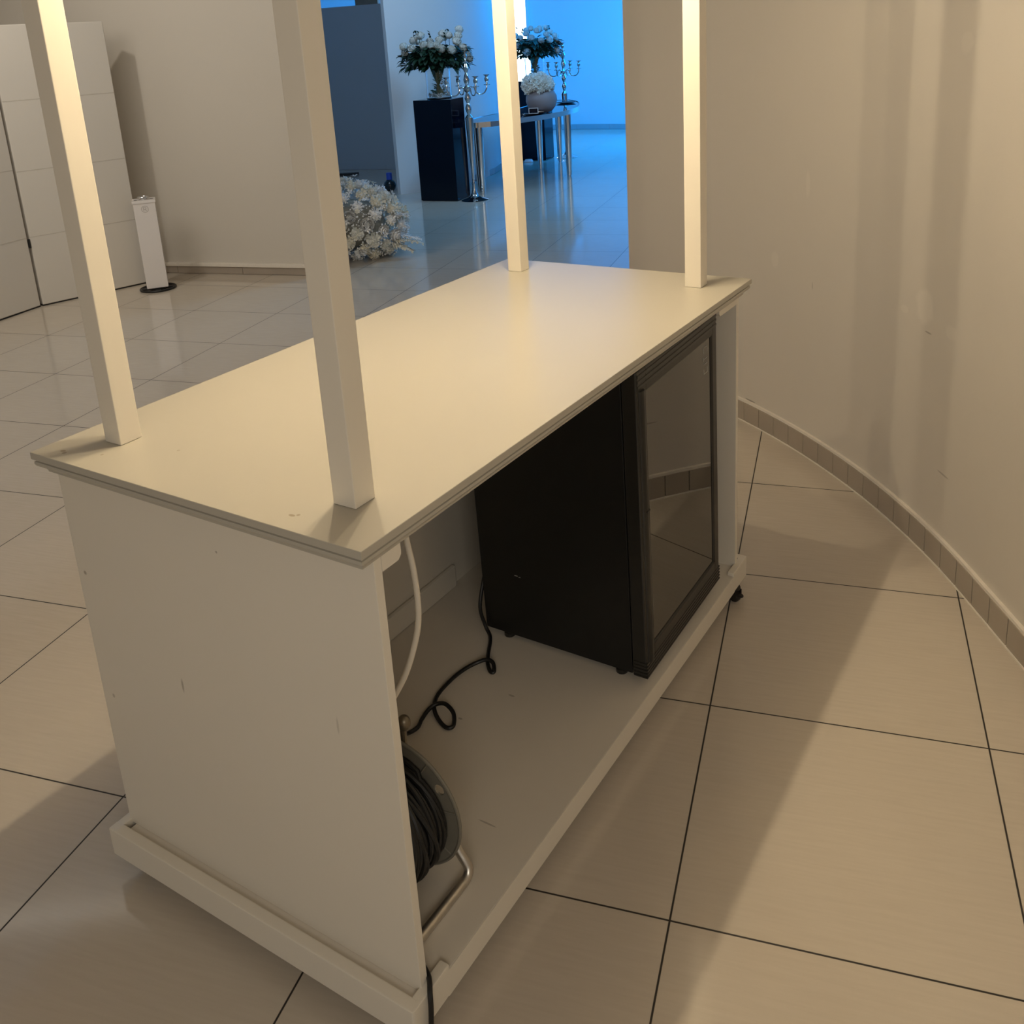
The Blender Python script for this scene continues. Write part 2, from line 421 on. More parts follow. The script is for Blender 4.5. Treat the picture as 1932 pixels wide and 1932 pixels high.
# posts
PI_, PJ, PS = .086, .0887, .0435
for (x0, y0) in ((-PI_-PS, PJ), (-W+PI_, PJ), (-W+PI_, L-PJ-PS), (-PI_-PS, L-PJ-PS)):
    b = MB(); b.box((x0, y0, ZT), (x0+PS, y0+PS, 2.03), bev=.0022)
    b.build('post', M_cart, cart)
# canopy with three downlights
b = MB(); b.box((-W-.02, -.02, 2.03), (.02, L+.02, 2.075), bev=.004); b.build('canopy', M_cart, cart)
for y in (.40, .766, 1.13):
    b = MB(); b.lathe([(.030, 2.031), (.045, 2.031), (.045, 2.018), (.030, 2.018)], c=(-.375, y, 0), n=28)
    dl = b.build('downlight', M_silver, cart)
    b = MB(); b.lathe([(.001, 2.022), (.029, 2.022), (.029, 2.017), (.001, 2.017)], c=(-.375, y, 0), n=24)
    b.build('lens', M_warmled, dl)
# end panels, back panel, deck
ZM = ZT-.0395
E0, PT = .0414, .0165
b = MB(); b.box((-.752, E0, ZD), (-.0192, E0+PT, ZM), bev=.0012); b.build('side_panel', M_cart_panel, cart)
b = MB(); b.box((-.735, L-E0-PT, ZD), (-.0192, L-E0, ZM), bev=.0012); b.build('side_panel', M_cart_panel, cart)
b = MB(); b.box((-.698, E0+PT, ZD), (-.678, L-E0-PT, ZM), bev=.001); b.build('back_panel', M_cart, cart)
b = MB(); b.box((-.735, .024, ZB), (-.006, L-.024, ZD), bev=.0012); b.build('deck', M_deck, cart)
b = MB(); b.box((-.678, .07, ZD), (-.663, 1.043, ZD+.066), bev=.006); b.build('batten', M_cart, cart)
# base rails with short returns on the long sides
def rail(y0, y1, ret0, ret1):
    b = MB()
    b.box((-.765, y0, ZB-.002), (-.0055, y1, ZR), bev=.0035)
    b.box((-.024, min(ret0, ret1), ZB+.001), (-.0045, max(ret0, ret1), ZR-.0005), bev=.003)
    b.box((-.7645, min(ret0, ret1), ZB+.001), (-.745, max(ret0, ret1), ZR-.0005), bev=.003)
    return b.build('base_rail', M_cart, cart)
rail(.0010, .0235, .004, .098)
rail(L-.0235, L-.001, L-.107, L-.004)
# deck edge strip along the open side
b = MB(); b.box((-.0062, .09, ZB+.001), (-.0046, L-.10, ZD-.0005)); b.build('edge_band', M_cart, cart)
# gusset blocks under the top, with a clipped corner
def gusset(y0, y1, h, flip):
    b = MB(); t = bmesh.new(); c = .007
    z0, z1 = ZM-h, ZM+.001
    pts = [(y0, z1), (y0, z0), (y1-c, z0), (y1, z0+c), (y1, z1)] if not flip else [(y1, z1), (y1, z0), (y0+c, z0), (y0, z0+c), (y0, z1)]
    A = [t.verts.new((-.019, y, z)) for y, z in pts]; B = [t.verts.new((-.038, y, z)) for y, z in pts]
    t.faces.new(A); t.faces.new(list(reversed(B)))
    for i in range(len(pts)): t.faces.new((A[i], A[(i+1) % 5], B[(i+1) % 5], B[i]))
    bmesh.ops.recalc_face_normals(t, faces=t.faces)
    b.join(t); b.build('gusset_block', M_cart, cart, smooth=False)
gusset(E0+PT, .100, .026, False)
gusset(1.352, L-E0-PT, .016, True)
# casters
def caster(x, y, ang):
    e = MB()
    e.lathe([(.004, ZB), (.020, ZB), (.020, ZB-.004), (.010, ZB-.008), (.004, ZB-.010)], c=(x, y, 0), n=20)
    fx, fy = math.cos(ang), math.sin(ang)
    for sgn in (-1, 1):
        ox, oy = -fy*.011*sgn, fx*.011*sgn
        e.prism([(x+ox-.010*fx-fy*.0012, y+oy-.010*fy+fx*.0012), (x+ox+.020*fx-fy*.0012, y+oy+.020*fy+fx*.0012), (x+ox+.020*fx+fy*.0012, y+oy+.020*fy-fx*.0012), (x+ox-.010*fx+fy*.0012, y+oy-.010*fy-fx*.0012)], .012, ZB-.004)
    e.prism([(x+.014*fx-.010*fy, y+.014*fy+.010*fx), (x+.034*fx-.004*fy, y+.034*fy+.004*fx), (x+.034*fx+.004*fy, y+.034*fy-.004*fx), (x+.014*fx+.010*fy, y+.014*fy-.010*fx)], .022, .030, bev=.002)
    c = e.build('caster', M_caster, cart)
    wv = MB(); mt = Matrix.Rotation(PI/2, 4, 'X'); mt = Matrix.Rotation(ang, 4, 'Z') @ mt
    wv.lathe([(.004, -.009), (.0150, -.009), (.0168, -.006), (.0168, .006), (.0150, .009), (.004, .009)], c=(x+.006*fx, y+.006*fy, .0172), n=24, mtx=mt)
    wv.build('wheel', M_caster, c)
caster(-.018, L-.075, -.35); caster(-.70, .035, 2.2); caster(-.07, .10, 1.9); caster(-.70, L-.08, .8)

# ------------------------------------------------------------------ fridge (leans a touch towards the reel)
fr = empty('mini_fridge', cw(-.26, .905, ZD), PH, 'black under-counter fridge with a dark glass door standing on the cart deck', 'fridge', rx=0)
fr.rotation_euler = Euler((R(1.6), 0, PH), 'XYZ')
FW, FH = .440, .777           # width along the cart, height
# local: x across (door at +x), y along the cart, z up
b = MB(); b.box((-.212, 0, .013), (.200, FW, FH), bev=.004); b.build('cabinet', M_black, fr)
for (fx, fy) in ((-.150, .013), (.165, .013), (-.150, FW-.03), (.165, FW-.03)):
    zb = .001 if fy < .1 else -.0105
    b = MB(); b.lathe([(.014, zb), (.014, .010), (.009, .014)], c=(fx, fy, 0), n=16); b.build('foot', M_blackplastic, fr)
door = None
b = MB()
DX0, DX1 = .205, .243
y0, y1, z0, z1 = -.012, FW+.004, .018, FH-.002
gy0, gy1, gz0, gz1 = .036, FW-.030, .092, FH-.060
def door_profile(t, ya, yb, za, zb): t.box((DX0, ya, za), (DX1, yb, zb), bev=.006, seg=3)
door_profile(b, y0, gy0, z0, z1); door_profile(b, gy1, y1, z0, z1)
b.box((DX0, gy0-.006, gz1), (DX1, gy1+.006, z1), bev=.005, seg=3); b.box((DX0, gy0-.006, z0), (DX1, gy1+.006, gz0), bev=.005, seg=3)
b.box((DX0+.002, gy0-.004, gz0-.004), (DX0+.012, gy1+.004, gz1+.004))
for k in range(5):   # ribbed lower corner and top rim
    b.box((DX0+.004, y0-.0012, .022+k*.009), (DX1+.0012, y1+.001, .027+k*.009), bev=.0012)
for k in range(3):
    b.box((DX1-.004, y0+.004, z1-.014-k*.012), (DX1+.0012, y1-.004, z1-.008-k*.012), bev=.001)
door = b.build('door', M_blackplastic, fr)
b = MB(); b.box((DX0+.010, gy0-.003, gz0-.003), (DX1-.0045, gy1+.003, gz1+.003)); b.build('glass_pane', M_glass_dark, door, smooth=False)
b = MB(); b.tube([(DX1-.006, y0+.020, z0+.045), (DX1-.006, y0+.020, z1-.045)], .0135, n=24)
b.box((DX1-.010, y0+.014, .445), (DX1+.0085, y0+.030, .449), bev=.0008)
b.build('handle', M_blackplastic, door)
b = MB()       # faint printed icons on the glass, upper right
gx = DX1-.0042; iy = gy1-.032
def icon(t, cy, cz, kind):
    r = .0016
    if kind == 0: P = [[(cy-.011, cz-.008), (cy-.011, cz+.006), (cy+.011, cz+.006), (cy+.011, cz-.008)]]
    elif kind == 1: P = [[(cy-.012, cz), (cy+.012, cz)], [(cy-.012, cz-.004), (cy-.012, cz+.004)]]
    elif kind == 2: P = [[(cy-.010, cz+.003), (cy+.011, cz+.003)]]
    else: P = [[(cy-.011, cz+.006), (cy-.011, cz-.006), (cy+.011, cz-.006), (cy+.011, cz+.006)]]
    for p in P:
        for (a, c), (d, e) in zip(p, p[1:]):
            t.box((gx, min(a, d)-r/2, min(c, e)-r/2), (gx+.0004, max(a, d)+r/2, max(c, e)+r/2))
for k, cz in enumerate((.695, .672, .655, .640)): icon(b, iy, cz, k)
b.build('printed_icons', M_mark, door, smooth=False)
b = MB(); b.box((-.112, -.0006, .190), (-.103, .0002, .1915)); b.box((-.100, -.0006, .1885), (-.095, .0002, .1897)); b.build('scratch', M_mark, fr, smooth=False)
# power cord, in cart coordinates converted to fridge space at the end
cord = [(-.478, .950, .30), (-.482, .925, .24), (-.479, .893, .17), (-.466, .892, .118), (-.442, .876, .101), (-.410, .818, .100), (-.392, .789, .100),
        (-.369, .765, .100), (-.359, .767, .101), (-.374, .786, .108), (-.393, .787, .110), (-.415, .770, .103), (-.428, .742, .100), (-.433, .702, .100), (-.431, .648, .100), (-.421, .614, .100),
        (-.403, .589, .100), (-.374, .567, .100), (-.346, .556, .100), (-.335, .567, .101), (-.353, .594, .107), (-.384, .607, .111), (-.406, .602, .107), (-.415, .583, .102), (-.411, .553, .100), (-.402, .524, .101), (-.408, .492, .106), (-.380, .42, .17), (-.30, .32, .27), (-.232, .262, .350), (-.213, .205, .352)]
cp = smooth_path(cord, 7)
inv = (Matrix.Translation((-.26, .905, ZD)) @ Matrix.Rotation(R(1.6), 4, 'X')).inverted()
b = MB(); b.tube([inv @ p for p in cp], .0048, n=10); b.build('power_cord', M_rubber, fr)

# ------------------------------------------------------------------ cable reel
reel = empty('cable_reel', cw(-.205, .18, ZD), PH, 'reel of black cable on a bent zinc tube stand inside the cart', 'cable reel')
HZ = .131                      # hub height above the deck
RY = Matrix.Rotation(-PI/2, 4, 'X')
def flange(y, hole=True):
    t = bmesh.new(); n = 72
    holes = [(.116*math.cos(a), .116*math.sin(a)) for a in (R(34.5), R(154.5), R(274.5))] if hole else []
    Ro, Ri = .1305, .048
    ro = [t.verts.new((Ro*math.cos(2*PI*k/n), 0, Ro*math.sin(2*PI*k/n))) for k in range(n)]
    ri = [t.verts.new((Ri*math.cos(2*PI*k/n), 0, Ri*math.sin(2*PI*k/n))) for k in range(n)]
    es = [t.edges.new((ro[k], ro[(k+1) % n])) for k in range(n)] + [t.edges.new((ri[k], ri[(k+1) % n])) for k in range(n)]
    for hx, hz in holes:
        hv = [t.verts.new((hx*.97+.0105*math.cos(2*PI*k/16), 0, hz*.97+.0105*math.sin(2*PI*k/16))) for k in range(16)]
        es += [t.edges.new((hv[k], hv[(k+1) % 16])) for k in range(16)]
    bmesh.ops.triangle_fill(t, use_beauty=True, edges=es, normal=(0, 1, 0))
    r = bmesh.ops.extrude_face_region(t, geom=t.faces[:])
    bmesh.ops.translate(t, vec=(0, .004, 0), verts=[v for v in r['geom'] if isinstance(v, bmesh.types.BMVert)])
    bmesh.ops.recalc_face_normals(t, faces=t.faces)
    b = MB(); b.join(t, Matrix.Translation((0, y, HZ)))
    # rolled rim
    b.tube([(.1300*math.cos(2*PI*k/72), y+.002, HZ+.1300*math.sin(2*PI*k/72)) for k in range(72)], .0035, n=8, closed=True)
    for a in range(0, 360, 45):  # radial ribs
        ca, sa = math.cos(R(a+12)), math.sin(R(a+12))
        b.tube([(.09*ca, y-.001, HZ+.09*sa), (.127*ca, y-.001, HZ+.127*sa)], .0016, n=6)
    return b.build('flange', M_reel, reel)
flange(.060); flange(-.090)
b = MB(); b.lathe([(.05, -.088), (.082, -.088), (.082, .058), (.05, .058)], c=(0, 0, HZ), n=40, mtx=RY); b.build('drum', M_reel, reel)
rr = random.Random(3); pts = []
turns = 44; steps = 30
y = -.09; dy = .0105; lay = 0
for i in range(turns*steps):
    a = 2*PI*i/steps
    y += dy/steps*(1.0+.5*math.sin(a*.37))
    if y > .052 or y < -.094: dy = -dy; lay += 1; y = max(-.094, min(.052, y))
    rad = .089 + .0058*min(lay, 3) + .0035*math.sin(a*.53+1) + .002*math.sin(a*1.31)
    yy = y + .012*math.sin(a*.5+lay) * (1 if lay else 0)
    yy = max(-.094, min(.053, yy))
    pts.append((rad*math.cos(a), yy, HZ+rad*math.sin(a)))
b = MB(); b.tube(pts, .0052, n=8)
for k in range(11):          # loose slanting outer turns
    ph = rr.uniform(0, 6.28); amp = rr.uniform(.012, .03); y00 = -.08+.011*k
    b.tube([((.110+.003*math.sin(3*a+ph))*math.cos(a), max(-.094, min(.053, y00+amp*math.sin(a+ph))), HZ+(.110+.003*math.sin(3*a+ph))*math.sin(a)) for a in [2*PI*j/60 for j in range(60)]], .0052, n=8, closed=True)
b.build('wound_cable', M_rubber, reel)
# stand: bent tube feet both sides, rising to the hub behind each flange
def stand(sx):
    X = .130*sx
    P = [(X, -.105, .0105), (X, -.02, .0105), (X, .045, .0105), (X+.001*sx, .066, .014), (X-.002*sx, .077, .026), (X-.014*sx, .078, .045), (X-.045*sx, .078, .080), (0, .078, .137)]
    b = MB(); b.tube(smooth_path(P, 8), .0092, n=14); return b.build('stand_tube', M_zinc, reel)
stand(1); stand(-1)
b = MB(); b.tube([(-.130, -.105, .0105), (.130, -.105, .0105)], .0092, n=14); b.build('stand_tube', M_zinc, reel)
b = MB(); b.lathe([(.004, -.112), (.012, -.112), (.012, .085), (.004, .085)], c=(0, 0, HZ), n=20, mtx=RY); b.build('axle', M_zinc, reel)
b = MB(); b.ball((.004, .085, .283), .0125, sub=3, scale=(1, 1, 1.25)); b.tube([(0, .078, .137), (.003, .083, .278)], .006, n=10); b.build('grip_knob', M_brass, reel)
# cable that leaves the cart over the near corner
P = [(.02, -.03, HZ+.095), (.11, -.075, .10), (.128, -.098, .03), (.145, -.100, .0135), (.166, -.108, .0135), (.189, -.122, .0155), (.204, -.1395, .0105), (.2085, -.146, -.012), (.209, -.150, -.045), (.214, -.156, -.078), (.232, -.19, -.0885), (.30, -.34, -.0890), (.36, -.60, -.0890)]
b = MB(); b.tube(smooth_path(P, 8), .0045, n=10); b.build('supply_cable', M_rubber, reel)

# white cable hanging from under the countertop
P = [(-.115, .235, .868), (-.104, .212, .840), (-.100, .206, .805), (-.090, .205, .745), (-.085, .20, .675), (-.092, .19, .620), (-.106, .165, .560), (-.135, .120, .50), (-.19, .080, .44), (-.29, .0665, .385), (-.38, .070, .27), (-.42, .08, .14), (-.44, .11, .1005), (-.52, .2, .1005)]
b = MB(); b.tube([cw(*p) for p in smooth_path(P, 8)], .0052, n=12)
tag(b.build('hanging_cable', M_whitecable), 'white cable hanging in a bow under the countertop', 'cable')

# ------------------------------------------------------------------ light panels against the back wall
def panel(A, B, th, h, seams, label, wid=None):
    A = Vector(A); B = Vector(B); d = (B-A); ln = d.length; ang = math.atan2(d.y, d.x)
    e = empty('light_panel', (A.x, A.y, 0), ang, label, 'panel', 'acrylic light panels')
    b = MB(); b.box((.002, 0, .008), (ln-.002, th, h), bev=.007, seg=3); b.build('acrylic_shell', M_acrylic, e)
    b = MB(); b.box((.001, .004, 0), (ln-.001, th-.004, .009)); b.build('plinth', M_black, e, smooth=False)
    for z in seams:
        b = MB(); b.box((.006, -.0007, z-.0035), (ln-.006, .002, z+.0035), bev=.0006); b.build('seam_strip', M_seam, e)
    return e
M_seam = mat('seam_line', (.55, .51, .45), .45, var=.15, vscale=18)  # slightly darker than the acrylic, marks the panel seams
panel((-3.151, 6.299), (-2.620, 6.797), .11, 1.81, (.47, .90, 1.345), 'tall white light panel behind the slim post, with the square bollard at its corner')
panel((-3.45, 5.545), (-3.158, 6.290), .11, 1.81, (.47, .915, 1.36), 'tall white light panel at the far left edge, angled towards the viewer')
b = MB(); b.box((-3.160, 6.285, .40), (-3.146, 6.297, .46), bev=.001)
# small hinge on the seam
tag(b.build('hinge', M_iron), 'small dark hinge on the seam between the two white light panels', 'hinge')

# bollard with a round iron foot
bo = empty('square_bollard', (-2.475, 6.60, 0), R(19), 'slim white square bollard on a round dark foot beside the light panels', 'bollard')
b = MB(); b.box((-.071, -.071, .022), (.071, .071, .618), bev=.004)
b.build('column', M_whitepaint, bo)
b = MB(); b.box((-.076, -.076, .614), (.076, .076, .632), bev=.003); b.build('cap', M_whitepaint, bo)
b = MB(); b.tube([(.034*math.cos(a), .034*math.sin(a), .650) for a in [2*PI*k/32 for k in range(32)]], .0045, n=8, closed=True)
b.lathe([(.024, .632), (.024, .646), (.031, .650)], n=24); b.build('top_ring', M_silver, bo)
for sx in (-1, 1):
    b = MB(); b.lathe([(.001, .6318), (.011, .6318), (.011, .6335), (.001, .6335)], c=(.052*sx, .0, 0), n=16); b.build('screw_cap', M_iron, bo)
b = MB()
b.tube([(.116*math.cos(a), .116*math.sin(a), .008) for a in [2*PI*k/48 for k in range(48)]], .0078, n=8, closed=True)
b.box((-.112, -.018, .002), (.112, .018, .014), bev=.003); b.box((-.018, -.112, .002), (.018, .112, .014), bev=.003)
b.lathe([(.06, .003), (.062, .020), (.05, .024)], n=32); b.build('base', M_iron, bo)
b = MB(); yf = -.0716     # round printed mark with an R-like sign
b.tube([(.001+.022*math.cos(a), yf, .575+.022*math.sin(a)) for a in [2*PI*k/32 for k in range(32)]], .0016, n=6, closed=True)
for seg in (((-.008, .562), (-.008, .588), (.006, .588), (.009, .581), (.005, .575), (-.008, .575)), ((.001, .575), (.010, .562))):
    b.tube([(x, yf, z) for x, z in seg], .0016, n=6)
b.build('round_mark', M_greymark, bo)

# ------------------------------------------------------------------ blue room furniture
def pedestal(P, ang, wx, wy, h, label):
    e = MB(); e.box((0, 0, .006), (wx, wy, h), bev=.003)
    root = empty('display_pedestal', (P[0], P[1], 0), ang, label, 'pedestal', 'glossy black display pedestals')
    e.build('box_body', M_gloss, root)
    b = MB(); b.box((.01, .01, 0), (wx-.01, wy-.01, .007)); b.build('plinth', M_black, root, smooth=False)
    return root
pedestal((-.86, 9.775), R(-24), .415, .29, 1.0, 'glossy black display pedestal in front, beside the white fin wall')
pedestal((.17, 12.60), R(-24), .41, .30, 1.0, 'glossy black display pedestal farther back, behind the chrome table')

# crescent table
front = [(-.31, 9.80), (-.26, 9.75), (-.10, 9.79), (.06, 9.90), (.24, 10.05), (.42, 10.22), (.58, 10.42), (.72, 10.66), (.83, 10.92), (.89, 11.2), (.93, 11.6), (.93, 12.0), (.86, 12.32)]
back = [(.70, 12.42), (.52, 12.22), (.40, 11.95), (.28, 11.6), (.14, 11.2), (-.02, 10.85), (-.20, 10.5), (-.32, 10.2), (-.335, 9.98)]
tab = empty('crescent_table', (.2, 10.9, 0), 0, 'long curved mirror-topped table with round chrome legs and a polished chrome rim', 'table')
off = Vector((.2, 10.9))
FP = [(v.x, v.y) for v in smooth_path([(p[0]-off.x, p[1]-off.y, 0) for p in front], 4)]
BP = [(v.x, v.y) for v in smooth_path([(p[0]-off.x, p[1]-off.y, 0) for p in back], 4)]
b = MB(); b.prism([(p[0]*.985, p[1]*.985) for p in FP+BP], .712, .748); b.build('tabletop', M_mirror, tab, smooth=False)
ringpts = FP+BP
b = MB(); P_ = [Vector((p[0], p[1])) for p in ringpts]; n = len(P_)
outer = []; 
for i in range(n):
    d = (P_[(i+1) % n]-P_[i-1]).normalized(); outer.append(P_[i]+Vector((d.y, -d.x))*.012)
rows = [[b.bm.verts.new((p.x, p.y, z)) for p in Lp] for Lp, z in ((P_, .700), (P_, .752), (outer, .752), (outer, .700))]
for a in range(4):
    A, B = rows[a], rows[(a+1) % 4]
    for i in range(n): b.bm.faces.new((A[i], A[(i+1) % n], B[(i+1) % n], B[i]))
bmesh.ops.recalc_face_normals(b.bm, faces=b.bm.faces); b.build('chrome_rim', M_chrome, tab)
for (x, y) in ((-.235, 9.96), (.44, 11.60), (.715, 12.22), (.735, 10.90), (-.26, 10.12)):
    b = MB(); b.lathe([(.026, .012), (.030, .015), (.040, .5), (.044, .712)], c=(x-off.x, y-off.y, 0), n=28)
    b.lathe([(.014, 0), (.018, .002), (.018, .013)], c=(x-off.x, y-off.y, 0), n=20)
    b.build('leg', M_chrome, tab)

# candelabra: five lights, tall turned stem, trumpet foot
def candelabrum(loc, rz, label):
    e = empty('floor_candelabrum', loc, rz, label, 'candelabrum', 'tall silver candelabra')
    b = MB(); b.lathe([(.134, 0), (.136, .006), (.118, .014), (.070, .030), (.042, .048), (.026, .075), (.018, .12), (.0145, .16)], n=40); b.build('foot', M_silver, e)
    prof = [(.013, .155), (.020, .172), (.012, .188), (.014, .22), (.022, .42), (.031, .60), (.038, .78), (.040, .815), (.026, .835), (.014, .848), (.024, .875), (.030, .905), (.020, .935), (.012, .952),
            (.022, .975), (.031, 1.00), (.024, 1.03), (.014, 1.055), (.030, 1.07), (.034, 1.09), (.022, 1.11), (.013, 1.125), (.025, 1.15), (.032, 1.18), (.020, 1.215), (.011, 1.24), (.020, 1.255), (.030, 1.285), (.020, 1.315), (.010, 1.335)]
    b = MB(); b.lathe(prof, n=28); b.build('stem', M_silver, e)
    def cup(z): return [(.008, z), (.030, z+.004), (.034, z+.010), (.010, z+.014), (.009, z+.03), (.020, z+.045), (.022, z+.065), (.012, z+.082), (.014, z+.088), (.032, z+.100), (.033, z+.104), (.014, z+.102)]
    b = MB(); b.lathe(cup(1.335), n=24); b.build('candle_cup', M_silver, e)
    for k in range(4):
        a = PI/2*k; ca, sa = math.cos(a), math.sin(a)
        path = [(.02, 1.085), (.045, 1.105), (.075, 1.098), (.085, 1.068), (.105, 1.040), (.140, 1.030), (.180, 1.040), (.205, 1.075), (.212, 1.112)]
        b = MB(); b.tube(smooth_path([(r*ca, r*sa, z) for r, z in path], 6), .0065, n=8)
        arm = b.build('arm', M_silver, e)
        b = MB(); b.lathe(cup(1.108), c=(.212*ca, .212*sa, 0), n=20); b.build('candle_cup', M_silver, arm)
    return e
candelabrum((-.31, 9.60, 0), R(25), 'tall silver candelabrum in front of the nearer black pedestal')
candelabrum((.83, 12.62, 0), R(62), 'tall silver candelabrum behind the far end of the chrome table')

# flowers
def petal(bm, c, ax, up, wdt, h, cup, roll, nseg=4):
    """one curved petal: base c, outward direction ax, upward up"""
    side = ax.cross(up).normalized(); rows = []
    for i in range(nseg):
        v = i/(nseg-1); row = []
        for j in range(4):
            u = j/3*2-1
            ww = wdt*(.35+.65*math.sin(PI*(.15+.62*v)))
            p = c + up*(h*v) + ax*(cup*math.sin(v*PI*.75) + roll*v*v) + side*(u*ww) - ax*(abs(u)**2*ww*.45)
            row.append(bm.verts.new(p))
        rows.append(row)
    for a, bb in zip(rows, rows[1:]):
        for j in range(3): bm.faces.new((a[j], a[j+1], bb[j+1], bb[j]))
def rose_mesh(r, seed, m, name='rose_mesh'):
    q = random.Random(seed); b = MB()
    b.ball((0, 0, r*.15), r*.42, sub=2, scale=(1, 1, 1.2))
    Z = Vector((0, 0, 1))
    for ring, (n, rad, h, cup_, roll) in enumerate(((3, .18, 1.05, .10, -.05), (4, .34, 1.0, .20, .02), (5, .50, .85, .26, .14), (6, .62, .62, .30, .30))):
        for k in range(n):
            a = 2*PI*k/n + ring*.7 + q.uniform(-.2, .2); ax = Vector((math.cos(a), math.sin(a), 0))
            petal(b.bm, ax*rad*r*.55 + Z*(-.35*r), ax, Z, r*(.42+.10*ring), r*h*1.15, r*cup_, r*roll)
    me = bpy.data.meshes.new(name); b.bm.to_mesh(me); b.bm.free(); me.materials.append(m)
    for p in me.polygons: p.use_smooth = True
    return me
def star_mesh(r, m, n=5, name='star_mesh'):
    b = MB(); Z = Vector((0, 0, 1))
    b.ball((0, 0, 0), r*.2, sub=1)
    for k in range(n):
        a = 2*PI*k/n; d = Vector((math.cos(a), math.sin(a), 0)); s_ = Vector((-d.y, d.x, 0))
        v = [b.bm.verts.new(p) for p in (d*r*.1, d*r*.55+s_*r*.26+Z*r*.2, d*r+Z*r*.35, d*r*.55-s_*r*.26+Z*r*.2)]
        b.bm.faces.new(v)
        v2 = [b.bm.verts.new(p-Z*r*.06) for p in (d*r*.1, d*r*.55+s_*r*.26+Z*r*.2, d*r+Z*r*.35, d*r*.55-s_*r*.26+Z*r*.2)]
        b.bm.faces.new(list(reversed(v2)))
        for i in range(4): b.bm.faces.new((v[i], v2[i], v2[(i+1) % 4], v[(i+1) % 4]))
    me = bpy.data.meshes.new(name); b.bm.to_mesh(me); b.bm.free(); me.materials.append(m); return me
def ruffle_mesh(r, seed, m, name='ruffle_mesh', n=70):
    q = random.Random(seed); b = MB()
    b.ball((0, 0, 0), r*.6, sub=2)
    for k in range(n):
        z = 1-2*(k+.5)/n
        if z < -.5: continue
        a = k*2.39996; d = Vector((math.sqrt(1-z*z)*math.cos(a), math.sqrt(1-z*z)*math.sin(a), z))
        t_ = d.cross(Vector((q.uniform(-1, 1), q.uniform(-1, 1), q.uniform(-1, 1)))).normalized(); u_ = d.cross(t_)
        rr_ = r*q.uniform(.85, 1.08)
        v0 = [b.bm.verts.new(p) for p in (d*r*.45-t_*r*.10, d*r*.45+t_*r*.10, d*rr_+t_*r*.22+u_*r*.06, d*rr_*1.06-u_*r*.05, d*rr_-t_*r*.22+u_*r*.06)]
        b.bm.faces.new(v0)
    me = bpy.data.meshes.new(name); b.bm.to_mesh(me); b.bm.free(); me.materials.append(m); return me
def leaf(bm, p, d, ln, wd, curl=.2):
    d = d.normalized(); s_ = d.cross(Vector((0, 0, 1)))
    if s_.length < .1: s_ = Vector((1, 0, 0))
    s_.normalize(); n_l = s_.cross(d)
    pts = [(0, 0), (.3, .9), (.6, 1.0), (.85, .55), (1, 0)]
    Lr, Rr, Cr = [], [], []
    for t_, w_ in pts:
        c = p + d*ln*t_ - Vector((0, 0, 1))*curl*ln*t_*t_
        Cr.append(bm.verts.new(c)); Lr.append(bm.verts.new(c+s_*wd*w_*.5+n_l*wd*w_*.15)); Rr.append(bm.verts.new(c-s_*wd*w_*.5+n_l*wd*w_*.15))
    for i in range(4):
        bm.faces.new((Cr[i], Cr[i+1], Lr[i+1], Lr[i])); bm.faces.new((Cr[i], Rr[i], Rr[i+1], Cr[i+1]))
def inst(name, me, parent, loc, d, sc=1.0, spin=0.0):
    o = bpy.data.objects.new(name, me); COL.objects.link(o); o.parent = parent; o.location = loc
    o.rotation_euler = (d.to_track_quat('Z', 'Y') @ Euler((0, 0, spin)).to_quaternion()).to_euler(); o.scale = (sc,)*3
    return o
ROSES = [rose_mesh(.040, s, M_rose) for s in (1, 2, 3)]

